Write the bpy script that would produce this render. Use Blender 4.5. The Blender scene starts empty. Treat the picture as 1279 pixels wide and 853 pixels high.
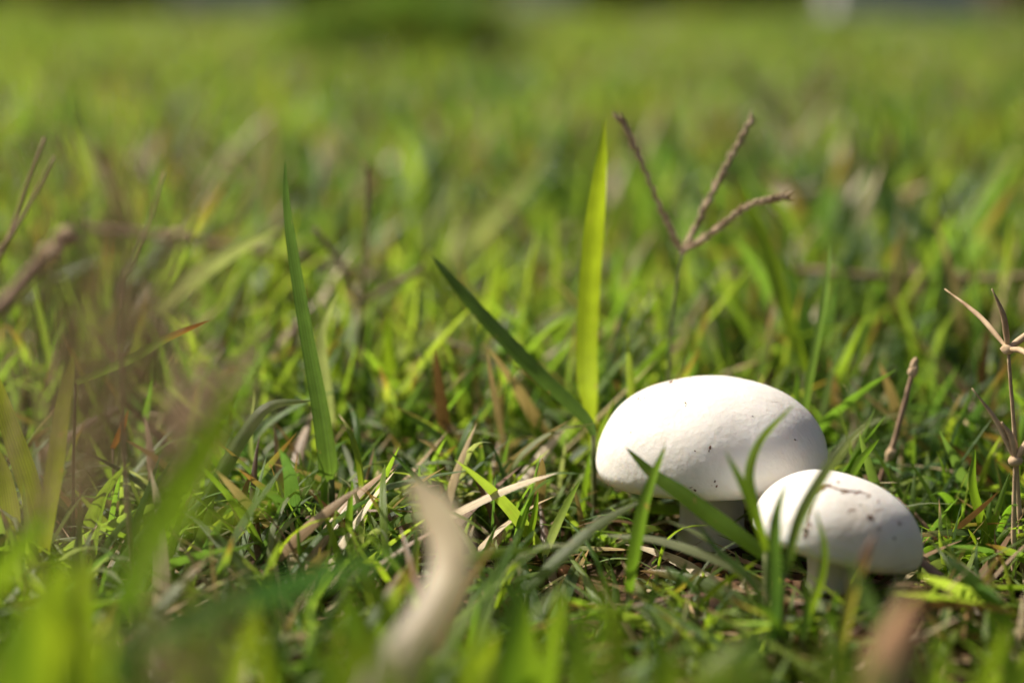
import bpy, bmesh, math, random
import numpy as np
from mathutils import Vector, Matrix, noise as mnoise
from mathutils.bvhtree import BVHTree

random.seed(7)
rng = np.random.default_rng(11)
SC = bpy.context.scene
COL = SC.collection
R = math.radians

# ------------------------------------------------------------------ camera
CAM_H = 0.14
PITCH = R(11.85)
LENS, SENSOR = 60.0, 36.0
FPX = 1279 * LENS / SENSOR                       # focal length in photo pixels
cd = bpy.data.cameras.new("camera")
cd.lens = LENS; cd.sensor_width = SENSOR
cd.clip_start = 0.01; cd.clip_end = 2000
cam = bpy.data.objects.new("camera", cd); COL.objects.link(cam)
cam.location = (0, 0, CAM_H)
cam.rotation_euler = (math.pi / 2 - PITCH, 0, 0)
cd.dof.use_dof = True
cd.dof.focus_distance = 0.408
cd.dof.aperture_fstop = 4.6
SC.camera = cam

# ------------------------------------------------------------------ light
SUN = Vector((-0.56, 0.34, 0.76)).normalized()
w = bpy.data.worlds.new("World"); SC.world = w; w.use_nodes = True
nt = w.node_tree
sky = nt.nodes.new("ShaderNodeTexSky"); sky.sky_type = 'NISHITA'; sky.sun_disc = False; sky.air_density = 0.45; sky.dust_density = 5.0; sky.ozone_density = 0.4
sky.sun_elevation = math.asin(SUN.z); sky.sun_rotation = math.atan2(SUN.x, SUN.y)
nt.links.new(sky.outputs[0], nt.nodes["Background"].inputs[0])
nt.nodes["Background"].inputs[1].default_value = 0.065
sl = bpy.data.lights.new("sun", 'SUN'); sl.energy = 4.6; sl.angle = R(0.53); sl.color = (1.0, 0.92, 0.78)
so = bpy.data.objects.new("sun", sl); COL.objects.link(so)
so.rotation_euler = SUN.to_track_quat('Z', 'Y').to_euler()
SC.view_settings.view_transform = 'Standard'
SC.view_settings.look = 'None'
SC.view_settings.gamma = 1
SC.view_settings.use_curve_mapping = False
SC.view_settings.exposure = 0.56
SC.render.engine = 'CYCLES'
SC.cycles.use_denoising = True
SC.cycles.max_bounces = 8
SC.cycles.transparent_max_bounces = 4
SC.cycles.caustics_reflective = False
SC.cycles.caustics_refractive = False

# ------------------------------------------------------------------ helpers
CP, SP = math.cos(PITCH), math.sin(PITCH)
def P(px, py, Y):
    """point standing Y metres ahead of the lens on the sight line through a photo pixel"""
    a, b = (px - 639.5) / FPX, (426.5 - py) / FPX
    d = Vector((a, CP + b * SP, -SP + b * CP))
    return Vector((0, 0, CAM_H)) + d * (Y / d.y)

def tag(o, label=None, cat=None, group=None, kind=None):
    if label: o["label"] = label
    if cat: o["category"] = cat
    if group: o["group"] = group
    if kind: o["kind"] = kind
    return o

def link(name, me, mat, parent=None, smooth=True):
    if mat is not None and not me.materials: me.materials.append(mat)
    if smooth and len(me.polygons):
        me.polygons.foreach_set("use_smooth", np.ones(len(me.polygons), dtype=bool))
    o = bpy.data.objects.new(name, me); COL.objects.link(o)
    if parent is not None: o.parent = parent
    return o

def empty(name, loc=(0, 0, 0)):
    o = bpy.data.objects.new(name, None); COL.objects.link(o); o.location = loc
    o.empty_display_size = 0.01
    return o

def under(o, root):
    """make a mesh built in world coordinates a part of root"""
    o.parent = root
    o.matrix_parent_inverse = Matrix.Translation(-Vector(root.location))
    return o

def raw_mesh(name, V, Q, col=None, uv=None):
    """V (n,3), Q (m,4) quads; col (n,4) per vertex, uv (n,2) per vertex"""
    V = np.asarray(V, np.float32); Q = np.asarray(Q, np.int32)
    me = bpy.data.meshes.new(name)
    me.vertices.add(len(V)); me.vertices.foreach_set("co", V.ravel())
    me.loops.add(Q.size); me.loops.foreach_set("vertex_index", Q.ravel())
    me.polygons.add(len(Q))
    me.polygons.foreach_set("loop_start", np.arange(0, Q.size, 4, dtype=np.int32))
    me.polygons.foreach_set("loop_total", np.full(len(Q), 4, np.int32))
    if uv is not None:
        l = me.uv_layers.new(name="UVMap")
        l.data.foreach_set("uv", np.asarray(uv, np.float32)[Q.ravel()].ravel())
    if col is not None:
        a = me.color_attributes.new("col", 'FLOAT_COLOR', 'POINT')
        a.data.foreach_set("color", np.asarray(col, np.float32).ravel())
    me.update(); me.validate()
    return me

def vnoise(x, y, scale, seed=0):
    """cheap smooth 2-D value noise, 0..1"""
    r = np.random.default_rng(seed); T = r.random((64, 64))
    x = np.asarray(x) / scale + 1000; y = np.asarray(y) / scale + 1000
    xi, yi = np.floor(x).astype(int), np.floor(y).astype(int)
    fx, fy = x - xi, y - yi
    fx = fx * fx * (3 - 2 * fx); fy = fy * fy * (3 - 2 * fy)
    g = lambda i, j: T[(xi + i) % 64, (yi + j) % 64]
    return (g(0, 0) * (1 - fx) + g(1, 0) * fx) * (1 - fy) + (g(0, 1) * (1 - fx) + g(1, 1) * fx) * fy

def ground_z(x, y):
    x = np.asarray(x, float); y = np.asarray(y, float)
    z = (vnoise(x, y, 0.05, 1) - 0.5) * 0.008 + (vnoise(x, y, 0.015, 2) - 0.5) * 0.004
    z = z + (vnoise(x, y, 0.6, 3) - 0.5) * 0.03 * np.clip((y - 0.8) / 1.5, 0, 1)
    z = z + 0.005 * np.exp(-((x - 0.071) ** 2 + (y - 0.366) ** 2) / (2 * 0.017 ** 2))
    return z

# ------------------------------------------------------------------ materials
def new_mat(name):
    m = bpy.data.materials.new(name); m.use_nodes = True
    n = m.node_tree.nodes; l = m.node_tree.links
    return m, n, l, n["Principled BSDF"], n["Material Output"]

def ramp(n, pts):
    r = n.new("ShaderNodeValToRGB"); e = r.color_ramp.elements
    while len(e) < len(pts): e.new(0.5)
    for k, (p, c) in enumerate(pts):
        e[k].position = p; e[k].color = (*c, 1)
    return r

def leaf_material():
    m, n, l, bs, out = new_mat("leaf")
    at = n.new("ShaderNodeAttribute"); at.attribute_name = "col"
    uv = n.new("ShaderNodeUVMap"); uv.uv_map = "UVMap"
    mp = n.new("ShaderNodeMapping"); mp.inputs["Scale"].default_value = (9, 0.9, 1)
    l.new(uv.outputs[0], mp.inputs[0])
    st = n.new("ShaderNodeTexNoise"); st.inputs["Scale"].default_value = 1.6; st.inputs["Detail"].default_value = 2
    l.new(mp.outputs[0], st.inputs["Vector"])
    tc = n.new("ShaderNodeTexCoord")
    mo = n.new("ShaderNodeTexNoise"); mo.inputs["Scale"].default_value = 170; mo.inputs["Detail"].default_value = 3
    l.new(tc.outputs["Object"], mo.inputs["Vector"])
    sx = n.new("ShaderNodeSeparateXYZ"); l.new(uv.outputs[0], sx.inputs[0])
    k1 = n.new("ShaderNodeMath"); k1.operation = 'MULTIPLY'; k1.inputs[1].default_value = 44.0; l.new(sx.outputs[0], k1.inputs[0])
    k2 = n.new("ShaderNodeMath"); k2.operation = 'SINE'; l.new(k1.outputs[0], k2.inputs[0])
    k3 = n.new("ShaderNodeMath"); k3.operation = 'MULTIPLY_ADD'; k3.inputs[1].default_value = 0.11; l.new(k2.outputs[0], k3.inputs[0]); l.new(st.outputs[0], k3.inputs[2])
    st = k3
    ad = n.new("ShaderNodeMath"); ad.operation = 'ADD'
    l.new(st.outputs[0], ad.inputs[0]); l.new(mo.outputs[0], ad.inputs[1])
    mr = n.new("ShaderNodeMapRange"); mr.inputs[1].default_value = 0.55; mr.inputs[2].default_value = 1.45
    mr.inputs[3].default_value = 0.66; mr.inputs[4].default_value = 1.34
    l.new(ad.outputs[0], mr.inputs[0])
    mul = n.new("ShaderNodeMix"); mul.data_type = 'RGBA'; mul.blend_type = 'MULTIPLY'; mul.inputs[0].default_value = 1
    l.new(at.outputs["Color"], mul.inputs[6]); l.new(mr.outputs[0], mul.inputs[7])
    sp = n.new("ShaderNodeTexNoise"); sp.inputs["Scale"].default_value = 380; sp.inputs["Detail"].default_value = 4
    l.new(tc.outputs["Object"], sp.inputs["Vector"])
    sr = n.new("ShaderNodeMapRange"); sr.inputs[1].default_value = 0.66; sr.inputs[2].default_value = 0.74; sr.inputs[4].default_value = 0.75
    l.new(sp.outputs[0], sr.inputs[0])
    spots = n.new("ShaderNodeMix"); spots.data_type = 'RGBA'; spots.inputs[7].default_value = (0.26, 0.18, 0.08, 1)
    l.new(sr.outputs[0], spots.inputs[0]); l.new(mul.outputs[2], spots.inputs[6])
    mul = spots
    l.new(mul.outputs[2], bs.inputs["Base Color"])
    bs.inputs["Roughness"].default_value = 0.4
    bs.inputs["Specular IOR Level"].default_value = 0.5
    bp = n.new("ShaderNodeBump"); bp.inputs["Strength"].default_value = 0.4; bp.inputs["Distance"].default_value = 0.0006
    l.new(st.outputs[0], bp.inputs["Height"]); l.new(bp.outputs[0], bs.inputs["Normal"])
    tr = n.new("ShaderNodeBsdfTranslucent")
    tint = n.new("ShaderNodeMix"); tint.data_type = 'RGBA'; tint.blend_type = 'MULTIPLY'; tint.inputs[0].default_value = 1
    tint.inputs[7].default_value = (2.15, 2.1, 1.1, 1)
    l.new(mul.outputs[2], tint.inputs[6]); l.new(tint.outputs[2], tr.inputs[0])
    mx = n.new("ShaderNodeMixShader")
    # alpha of the attribute: 1 living blade, 0 dry straw
    fa = n.new("ShaderNodeMapRange"); fa.inputs[3].default_value = 0.12; fa.inputs[4].default_value = 0.54
    l.new(at.outputs["Alpha"], fa.inputs[0]); l.new(fa.outputs[0], mx.inputs[0])
    l.new(bs.outputs[0], mx.inputs[1]); l.new(tr.outputs[0], mx.inputs[2])
    l.new(mx.outputs[0], out.inputs[0])
    return m
LEAF = leaf_material()

def soil_material():
    m, n, l, bs, out = new_mat("soil")
    tc = n.new("ShaderNodeTexCoord")
    a = n.new("ShaderNodeTexNoise"); a.inputs["Scale"].default_value = 130; a.inputs["Detail"].default_value = 6
    b = n.new("ShaderNodeTexNoise"); b.inputs["Scale"].default_value = 9; b.inputs["Detail"].default_value = 3
    l.new(tc.outputs["Object"], a.inputs["Vector"]); l.new(tc.outputs["Object"], b.inputs["Vector"])
    r = ramp(n, [(0.3, (0.018, 0.011, 0.007)), (0.5, (0.05, 0.028, 0.016)), (0.62, (0.1, 0.055, 0.03)), (0.75, (0.2, 0.13, 0.08))])
    l.new(a.outputs[0], r.inputs[0])
    g = ramp(n, [(0.35, (0.05, 0.05, 0.015)), (0.65, (0.07, 0.09, 0.02))])
    l.new(b.outputs[0], g.inputs[0])
    # beyond the reach of single blades the sheet itself carries the lawn's green
    sep = n.new("ShaderNodeSeparateXYZ"); l.new(tc.outputs["Object"], sep.inputs[0])
    mr = n.new("ShaderNodeMapRange"); mr.inputs[1].default_value = 0.9; mr.inputs[2].default_value = 3.0
    l.new(sep.outputs["Y"], mr.inputs[0])
    mx = n.new("ShaderNodeMix"); mx.data_type = 'RGBA'
    l.new(mr.outputs[0], mx.inputs[0]); l.new(r.outputs[0], mx.inputs[6]); l.new(g.outputs[0], mx.inputs[7])
    l.new(mx.outputs[2], bs.inputs["Base Color"])
    bs.inputs["Roughness"].default_value = 0.95; bs.inputs["Specular IOR Level"].default_value = 0.15
    bp = n.new("ShaderNodeBump"); bp.inputs["Strength"].default_value = 0.8; bp.inputs["Distance"].default_value = 0.002
    l.new(a.outputs[0], bp.inputs["Height"]); l.new(bp.outputs[0], bs.inputs["Normal"])
    return m
SOIL = soil_material()

def mottled(name, c0, c1, scale, rough=0.8, bump=0.4, dist=0.0005, spec=0.3, sss=0.0, stretch=None):
    m, n, l, bs, out = new_mat(name)
    tc = n.new("ShaderNodeTexCoord"); a = n.new("ShaderNodeTexNoise")
    a.inputs["Scale"].default_value = scale; a.inputs["Detail"].default_value = 5
    src = tc.outputs["Object"]
    if stretch:
        mp = n.new("ShaderNodeMapping"); mp.inputs["Scale"].default_value = stretch
        l.new(src, mp.inputs[0]); src = mp.outputs[0]
    l.new(src, a.inputs["Vector"])
    r = ramp(n, [(0.32, c0), (0.68, c1)]); l.new(a.outputs[0], r.inputs[0])
    l.new(r.outputs[0], bs.inputs["Base Color"])
    bs.inputs["Roughness"].default_value = rough; bs.inputs["Specular IOR Level"].default_value = spec
    if sss:
        bs.inputs["Subsurface Weight"].default_value = sss
        bs.inputs["Subsurface Radius"].default_value = (1, 0.75, 0.55); bs.inputs["Subsurface Scale"].default_value = 0.003
    bp = n.new("ShaderNodeBump"); bp.inputs["Strength"].default_value = bump; bp.inputs["Distance"].default_value = dist
    l.new(a.outputs[0], bp.inputs["Height"]); l.new(bp.outputs[0], bs.inputs["Normal"])
    return m

def cap_material():
    m, n, l, bs, out = new_mat("mushroom_skin")
    tc = n.new("ShaderNodeTexCoord")
    def nz(scale, det, stretch=None):
        t = n.new("ShaderNodeTexNoise"); t.inputs["Scale"].default_value = scale; t.inputs["Detail"].default_value = det
        if stretch:
            mp = n.new("ShaderNodeMapping"); mp.inputs["Scale"].default_value = stretch
            l.new(tc.outputs["Object"], mp.inputs[0]); l.new(mp.outputs[0], t.inputs["Vector"])
        else:
            l.new(tc.outputs["Object"], t.inputs["Vector"])
        return t
    big = nz(45, 3); fine = nz(700, 4); fib = nz(480, 3, (1, 1, 0.5))
    r = ramp(n, [(0.28, (0.70, 0.64, 0.56)), (0.45, (0.80, 0.765, 0.71)), (0.7, (0.86, 0.84, 0.80))])
    l.new(big.outputs[0], r.inputs[0])
    # small tan flecks of dried skin and soil dust
    vo = n.new("ShaderNodeTexVoronoi"); vo.inputs["Scale"].default_value = 210
    l.new(tc.outputs["Object"], vo.inputs["Vector"])
    th = n.new("ShaderNodeMapRange"); th.inputs[1].default_value = 0.10; th.inputs[2].default_value = 0.16
    th.inputs[3].default_value = 1; th.inputs[4].default_value = 0
    l.new(vo.outputs["Distance"], th.inputs[0])
    sel = n.new("ShaderNodeMath"); sel.operation = 'GREATER_THAN'; sel.inputs[1].default_value = 0.93
    sc = n.new("ShaderNodeSeparateColor"); l.new(vo.outputs["Color"], sc.inputs[0]); l.new(sc.outputs[0], sel.inputs[0])
    mm = n.new("ShaderNodeMath"); mm.operation = 'MULTIPLY'; l.new(th.outputs[0], mm.inputs[0]); l.new(sel.outputs[0], mm.inputs[1])
    mx = n.new("ShaderNodeMix"); mx.data_type = 'RGBA'; mx.inputs[7].default_value = (0.42, 0.31, 0.22, 1)
    l.new(mm.outputs[0], mx.inputs[0]); l.new(r.outputs[0], mx.inputs[6])
    l.new(mx.outputs[2], bs.inputs["Base Color"])
    bs.inputs["Roughness"].default_value = 0.55; bs.inputs["Specular IOR Level"].default_value = 0.3
    bs.inputs["Subsurface Weight"].default_value = 0.65
    bs.inputs["Subsurface Radius"].default_value = (1, 0.78, 0.55); bs.inputs["Subsurface Scale"].default_value = 0.0045
    ad = n.new("ShaderNodeMath"); ad.operation = 'ADD'
    l.new(fine.outputs[0], ad.inputs[0]); l.new(fib.outputs[0], ad.inputs[1])
    bp = n.new("ShaderNodeBump"); bp.inputs["Strength"].default_value = 0.3; bp.inputs["Distance"].default_value = 0.0006
    l.new(ad.outputs[0], bp.inputs["Height"]); l.new(bp.outputs[0], bs.inputs["Normal"])
    return m
CAPM = cap_material()
STEMM = mottled("mushroom_stem", (0.66, 0.60, 0.53), (0.8, 0.76, 0.71), 160, 0.65, 0.4, 0.0006, 0.25, 0.3, (1, 1, 0.3))
GILLM = mottled("mushroom_gill", (0.34, 0.20, 0.15), (0.46, 0.30, 0.23), 200, 0.8, 0.3)
DIRT = mottled("dirt_crumb", (0.05, 0.025, 0.014), (0.16, 0.08, 0.045), 700, 0.95, 0.6)
SCAR = mottled("bruised_skin", (0.09, 0.035, 0.018), (0.30, 0.16, 0.09), 600, 0.9, 0.6)
CREASE = mottled("cream_crease", (0.5, 0.4, 0.3), (0.7, 0.6, 0.48), 500, 0.8, 0.4)
STRAW = mottled("dry_straw", (0.36, 0.24, 0.14), (0.62, 0.47, 0.30), 260, 0.75, 0.4, 0.0004, 0.3)
SEED = mottled("seed_husk", (0.30, 0.20, 0.12), (0.62, 0.49, 0.33), 420, 0.75, 0.4)
RUNM = mottled("dark_runner", (0.13, 0.075, 0.05), (0.28, 0.18, 0.12), 120, 0.75, 0.4)
TWIG = mottled("runner_bark", (0.24, 0.14, 0.095), (0.46, 0.32, 0.22), 120, 0.75, 0.4)
PEB = mottled("pebble", (0.36, 0.26, 0.2), (0.60, 0.47, 0.38), 150, 0.85, 0.5)
REDP = mottled("red_soil_lump", (0.13, 0.05, 0.025), (0.33, 0.15, 0.08), 160, 0.9, 0.6)
DEAD = mottled("dead_leaf", (0.46, 0.35, 0.24), (0.72, 0.60, 0.44), 130, 0.65, 0.4, 0.0005, 0.35)
BROWNLEAF = mottled("brown_leaf", (0.16, 0.08, 0.035), (0.32, 0.18, 0.09), 120, 0.75, 0.4)

# ------------------------------------------------------------------ shapes
def catmull(pts, n):
    pts = [Vector(p) for p in pts]
    if len(pts) == 2: pts = [pts[0], (pts[0] + pts[1]) / 2, pts[1]]
    e = [2 * pts[0] - pts[1]] + pts + [2 * pts[-1] - pts[-2]]
    out = []
    for k in range(n):
        t = k / (n - 1) * (len(pts) - 1); i = min(int(t), len(pts) - 2); u = t - i
        p0, p1, p2, p3 = e[i:i + 4]
        out.append(0.5 * ((2 * p1) + (p2 - p0) * u + (2 * p0 - 5 * p1 + 4 * p2 - p3) * u * u + (3 * p1 - p0 - 3 * p2 + p3) * u ** 3))
    return out

def width_at(t, prof):
    if prof == 'blade':    # base t=0, tip t=1
        return min(1.0, 0.62 + 1.1 * t) * max(0.0, 1 - t ** 3.2) ** 0.8
    if prof == 'lance':
        return (0.35 + 0.65 * math.sin(min(1, t / 0.45) * math.pi / 2)) * max(0.0, 1 - max(0, (t - 0.4) / 0.6) ** 1.8) ** 0.9
    return prof(t)

def ribbon(pts, wid, prof='blade', roll=0.0, twist=0.0, fold=0.22, n=18, cols=None, dry=0.0, tip=None, across=5):
    """pts base->tip in world; wid full width in metres; cols (base colour, tip colour)"""
    c = catmull(pts, n); V = []; UV = []; C = []
    c0, c1 = cols
    for k, p in enumerate(c):
        t = k / (n - 1)
        tan = (c[min(k + 1, n - 1)] - c[max(k - 1, 0)]).normalized()
        view = (p - Vector((0, 0, CAM_H))).normalized()
        s = tan.cross(view)
        s = s.normalized() if s.length > 1e-5 else Vector((1, 0, 0))
        s = Matrix.Rotation(R(roll + twist * t), 3, tan) @ s
        nn = s.cross(tan)
        hw = max(wid * 0.5 * width_at(t, prof), wid * 0.012)
        for j in range(across):
            u = j / (across - 1) * 2 - 1
            V.append(p + s * (u * hw) + nn * (fold * hw * (abs(u) ** 1.3 - 0.5)))
            UV.append((j / (across - 1), t))
            q = [a * (1 - t) + b * t for a, b in zip(c0, c1)]; d = dry
            if tip and t > tip[0]:
                f = min(1, (t - tip[0]) / max(1e-3, (1 - tip[0]) * 0.6))
                q = [a * (1 - f) + b * f for a, b in zip(q, tip[1])]; d = max(d, f)
            C.append((*q, 1 - d))
    Q = [(k * across + j, k * across + j + 1, (k + 1) * across + j + 1, (k + 1) * across + j) for k in range(n - 1) for j in range(across - 1)]
    return raw_mesh("blade", [tuple(v) for v in V], Q, C, UV)

def tube_data(pts, rad, n=14, sides=8, bump=0.0):
    c = catmull(pts, n); V = []; Q = []
    ref = Vector((0.3, 0.9, 0.2))
    for k, p in enumerate(c):
        t = k / (n - 1)
        tan = (c[min(k + 1, n - 1)] - c[max(k - 1, 0)]).normalized()
        a = tan.cross(ref).normalized(); b = tan.cross(a)
        r = rad(t) if callable(rad) else rad
        for j in range(sides):
            th = 2 * math.pi * j / sides
            rr = r * (1 + bump * random.uniform(-1, 1))
            V.append(tuple(p + a * (math.cos(th) * rr) + b * (math.sin(th) * rr)))
    for k in range(n - 1):
        for j in range(sides):
            j2 = (j + 1) % sides
            Q.append((k * sides + j, k * sides + j2, (k + 1) * sides + j2, (k + 1) * sides + j))
    for base in (0, (n - 1) * sides):
        m = len(V); V.append(tuple(sum((Vector(V[base + j]) for j in range(sides)), Vector()) / sides))
        for j in range(0, sides, 2):
            Q.append((m, base + j, base + (j + 1) % sides, base + (j + 2) % sides))
    return V, Q

def tube(pts, rad, **k):
    V, Q = tube_data(pts, rad, **k)
    return raw_mesh("tube", V, Q)

def grain_data(p, ax, ln, r, side=None):
    """a little pointed husk from p along ax"""
    ax = ax.normalized(); a = ax.cross(side or Vector((0.2, 1, 0.3))).normalized(); b = ax.cross(a)
    V = []; Q = []; S = 6
    for (t, f) in ((0, 0.35), (0.25, 0.95), (0.6, 0.85), (1.0, 0.08)):
        for j in range(S):
            th = 2 * math.pi * j / S
            V.append(tuple(p + ax * (t * ln) + (a * math.cos(th) + b * math.sin(th) * 0.7) * (r * f)))
    for k in range(3):
        for j in range(S):
            Q.append((k * S + j, k * S + (j + 1) % S, (k + 1) * S + (j + 1) % S, (k + 1) * S + j))
    return V, Q

def merge(parts):
    V = []; Q = []
    for v, q in parts:
        o = len(V); V += v; Q += [tuple(i + o for i in f) for f in q]
    return V, Q

def lump(name, r, squash=(1, 1, 0.7), seed=0, sub=3, rough=0.28):
    bm = bmesh.new(); bmesh.ops.create_icosphere(bm, subdivisions=sub, radius=1)
    for v in bm.verts:
        d = 1 + rough * (mnoise.noise(v.co * 1.3 + Vector((seed * 3.1, seed, 0))) + 0.5 * mnoise.noise(v.co * 3.1 + Vector((seed, 5, seed))))
        v.co = Vector((v.co.x * squash[0], v.co.y * squash[1], v.co.z * squash[2])) * (d * r)
    me = bpy.data.meshes.new(name); bm.to_mesh(me); bm.free()
    return me

# ------------------------------------------------------------------ ground
def axis(fine, lo, hi, step, growth):
    v = list(np.arange(-fine, fine + 1e-9, step)); s = step
    while v[-1] < hi: s *= growth; v.append(v[-1] + s)
    s = step
    while v[0] > lo: s *= growth; v.insert(0, v[0] - s)
    return np.array(v)
gx = axis(0.40, -400, 400, 0.006, 1.12)
gy = axis(0.40, -400, 900, 0.006, 1.12) + 0.42
X, Yg = np.meshgrid(gx, gy)
Z = ground_z(X, Yg)
nx, ny = len(gx), len(gy)
idx = np.arange(nx * ny).reshape(ny, nx)
Qg = np.stack([idx[:-1, :-1], idx[:-1, 1:], idx[1:, 1:], idx[1:, :-1]], -1).reshape(-1, 4)
me = raw_mesh("ground", np.stack([X, Yg, Z], -1).reshape(-1, 3), Qg)
tag(link("ground", me, SOIL), kind="structure")

# ------------------------------------------------------------------ mushrooms
MUSH = []     # plan centre, radius, ellipsoid centre for keeping the turf out
def build_mushroom(label, centre, Rx, Ry, H, tilt, seed, stem_base, stem_r, specks, scars, bulge, cracks=()):
    """centre: middle of the cap's rim plane; tilt: Euler turn of the cap"""
    root = empty("mushroom", stem_base)
    tag(root, label, "mushroom", "white mushrooms growing in the turf")
    M = Matrix.Translation(centre) @ tilt.to_matrix().to_4x4()
    prof = []
    for k in range(40):                     # dome from the crown down to the widest line
        a = k / 39 * math.pi / 2
        r = math.sin(a) ** (2 / 2.25); z = math.cos(a)
        prof.append((r, z * H))
    for k in range(1, 15):                  # inrolled margin under the widest line
        a = k / 14 * R(150)
        prof.append((1 - bulge * (1 - math.cos(a)) * 0.5 * 1.15, -bulge * math.sin(a) * 0.58 * Rx))
    NA = 128; V = []; Q = []
    for (r, z) in prof:
        for j in range(NA):
            th = 2 * math.pi * j / NA
            wob = 1 + 0.022 * math.sin(2 * th + seed) + 0.014 * math.sin(3 * th + 2.3 * seed) + 0.008 * math.sin(7 * th + seed)
            p = Vector((r * math.cos(th) * Rx * wob, r * math.sin(th) * Ry * wob, z))
            q = p * 60 + Vector((seed * 7.7, 0, 0))
            d = 0.0004 * mnoise.noise(q) + 0.00008 * mnoise.noise(q * 3.1)
            lowz = max(0, min(1, 1 - z / (H * 0.45)))
            d += lowz * 0.00022 * mnoise.noise(q * 13)
            nrm = Vector((p.x / Rx ** 2, p.y / Ry ** 2, max(z, 0) / H ** 2 + 1e-6)).normalized()
            V.append(tuple(M @ (p + nrm * d)))
    for k in range(len(prof) - 1):
        for j in range(NA):
            j2 = (j + 1) % NA
            Q.append((k * NA + j, (k + 1) * NA + j, (k + 1) * NA + j2, k * NA + j2))
    cap = under(link("cap", raw_mesh("cap", V, Q), CAPM), root)
    bvh = BVHTree.FromPolygons([Vector(v) for v in V], Q)
    # gills: radial plates on the underside
    rin, zin = prof[-1]; NG = 88; V2 = []; Q2 = []
    rings = ((rin * 0.99, zin * 0.9), (rin * 0.82, H * 0.10), (0.5, H * 0.2), (0.22, H * 0.24))
    for (r, z) in rings:
        for j in range(NG * 2):
            th = math.pi * j / NG
            V2.append(tuple(M @ Vector((r * Rx * math.cos(th), r * Ry * math.sin(th), z - (0.0011 if j % 2 else 0) * (1 if r > 0.25 else 0.3)))))
    for k in range(3):
        for j in range(NG * 2):
            j2 = (j + 1) % (NG * 2)
            Q2.append((k * NG * 2 + j, k * NG * 2 + j2, (k + 1) * NG * 2 + j2, (k + 1) * NG * 2 + j))
    under(link("gills", raw_mesh("gills", V2, Q2), GILLM, smooth=False), root)
    top = M @ Vector((0, 0, H * 0.25))
    b = Vector(stem_base)
    def sr(t): return stem_r * (1.12 - 0.2 * math.sin(t * math.pi) + 0.18 * max(0, 0.25 - t) * 4 * 0.5)
    pts = [b + Vector((0, 0, -0.006)), b + (top - b) * 0.33 + Vector((0.0006, 0, 0)), b + (top - b) * 0.66, top]
    under(link("stem", tube(pts, sr, n=22, sides=36, bump=0.012), STEMM), root)
    def stick(name, px, py, r, sq, mat, spin):
        o = Vector((0, 0, CAM_H)); d = (P(px, py, 0.5) - o).normalized()
        hit, nrm, _, _ = bvh.ray_cast(o, d)
        if hit is None: return
        me = lump(name, r, sq, seed=px * 0.37 + py, sub=2, rough=0.45)
        ob = link(name, me, mat)
        ob.rotation_mode = 'QUATERNION'
        ob.rotation_quaternion = nrm.to_track_quat('Z', 'Y') @ Matrix.Rotation(spin, 3, 'Z').to_quaternion()
        ob.location = hit
        ob.parent = cap
    for (px, py, s) in specks:
        stick("dirt_speck", px, py, s * 0.00009, (1.3, 0.7, 0.5), DIRT, random.random() * 6)
        for q in range(random.choice((0, 0, 1, 2, 3))):
            stick("dirt_speck", px + random.gauss(0, 4), py + random.gauss(0, 3), s * random.uniform(.00003, .00006), (1.6, 0.6, 0.5), DIRT, random.random() * 6)
    for (px, py, s, e, sp) in scars: stick("skin_scar", px, py, s * 0.0001, (e, 0.7, 0.07), SCAR, sp)
    for path, r in cracks:
        hits = []
        for (px, py) in path:
            o = Vector((0, 0, CAM_H)); h = bvh.ray_cast(o, (P(px, py, 0.5) - o).normalized())
            if h[0] is not None: hits.append(h[0] - h[1] * r * .35)
        if len(hits) > 2:
            link("skin_crack", tube(hits, lambda t: r * (.3 + .9 * math.sin(math.pi * min(1, t + .15))), n=26, sides=6, bump=.45), SCAR if r > .00015 else CREASE, cap)
    MUSH.append((Vector(centre), Rx, Ry, H, b, stem_r))
    return root

BIGY, SMY = 0.412, 0.371
cb = P(887, 575, BIGY)
gb = P(886, 640, BIGY - 0.002); gbx = gb.x
build_mushroom("large white mushroom with smooth domed cap on a short pale stem", cb, 0.0282, 0.0278, 0.0209,
    (Matrix.Rotation(R(-1), 3, 'Y') @ Matrix.Rotation(R(-2), 3, 'X')).to_euler(),
    1.3, (gbx, BIGY - 0.003, 0.0), 0.0085,
    [(762, 531, 3), (767, 527, 2.4), (770, 533, 2), (797, 498, 4), (800, 500, 3), (856, 503, 3), (887, 559, 4.5), (842, 612, 3), (893, 601, 3),
     (895, 607, 3), (993, 549, 3), (868, 612, 3.5), (790, 512, 2), (862, 472, 3), (846, 474, 2.5), (826, 484, 2), (981, 487, 4), (868, 563, 2), (788, 540, 2), (940, 520, 2)],
    [(838, 477, 7, 2.6, 0.3)], 0.25,
    [([(950, 504), (968, 502), (984, 505)], .00005), ([(826, 486), (842, 479), (858, 476), (868, 472)], .00008)])
csm = P(1042, 671, SMY)
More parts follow.
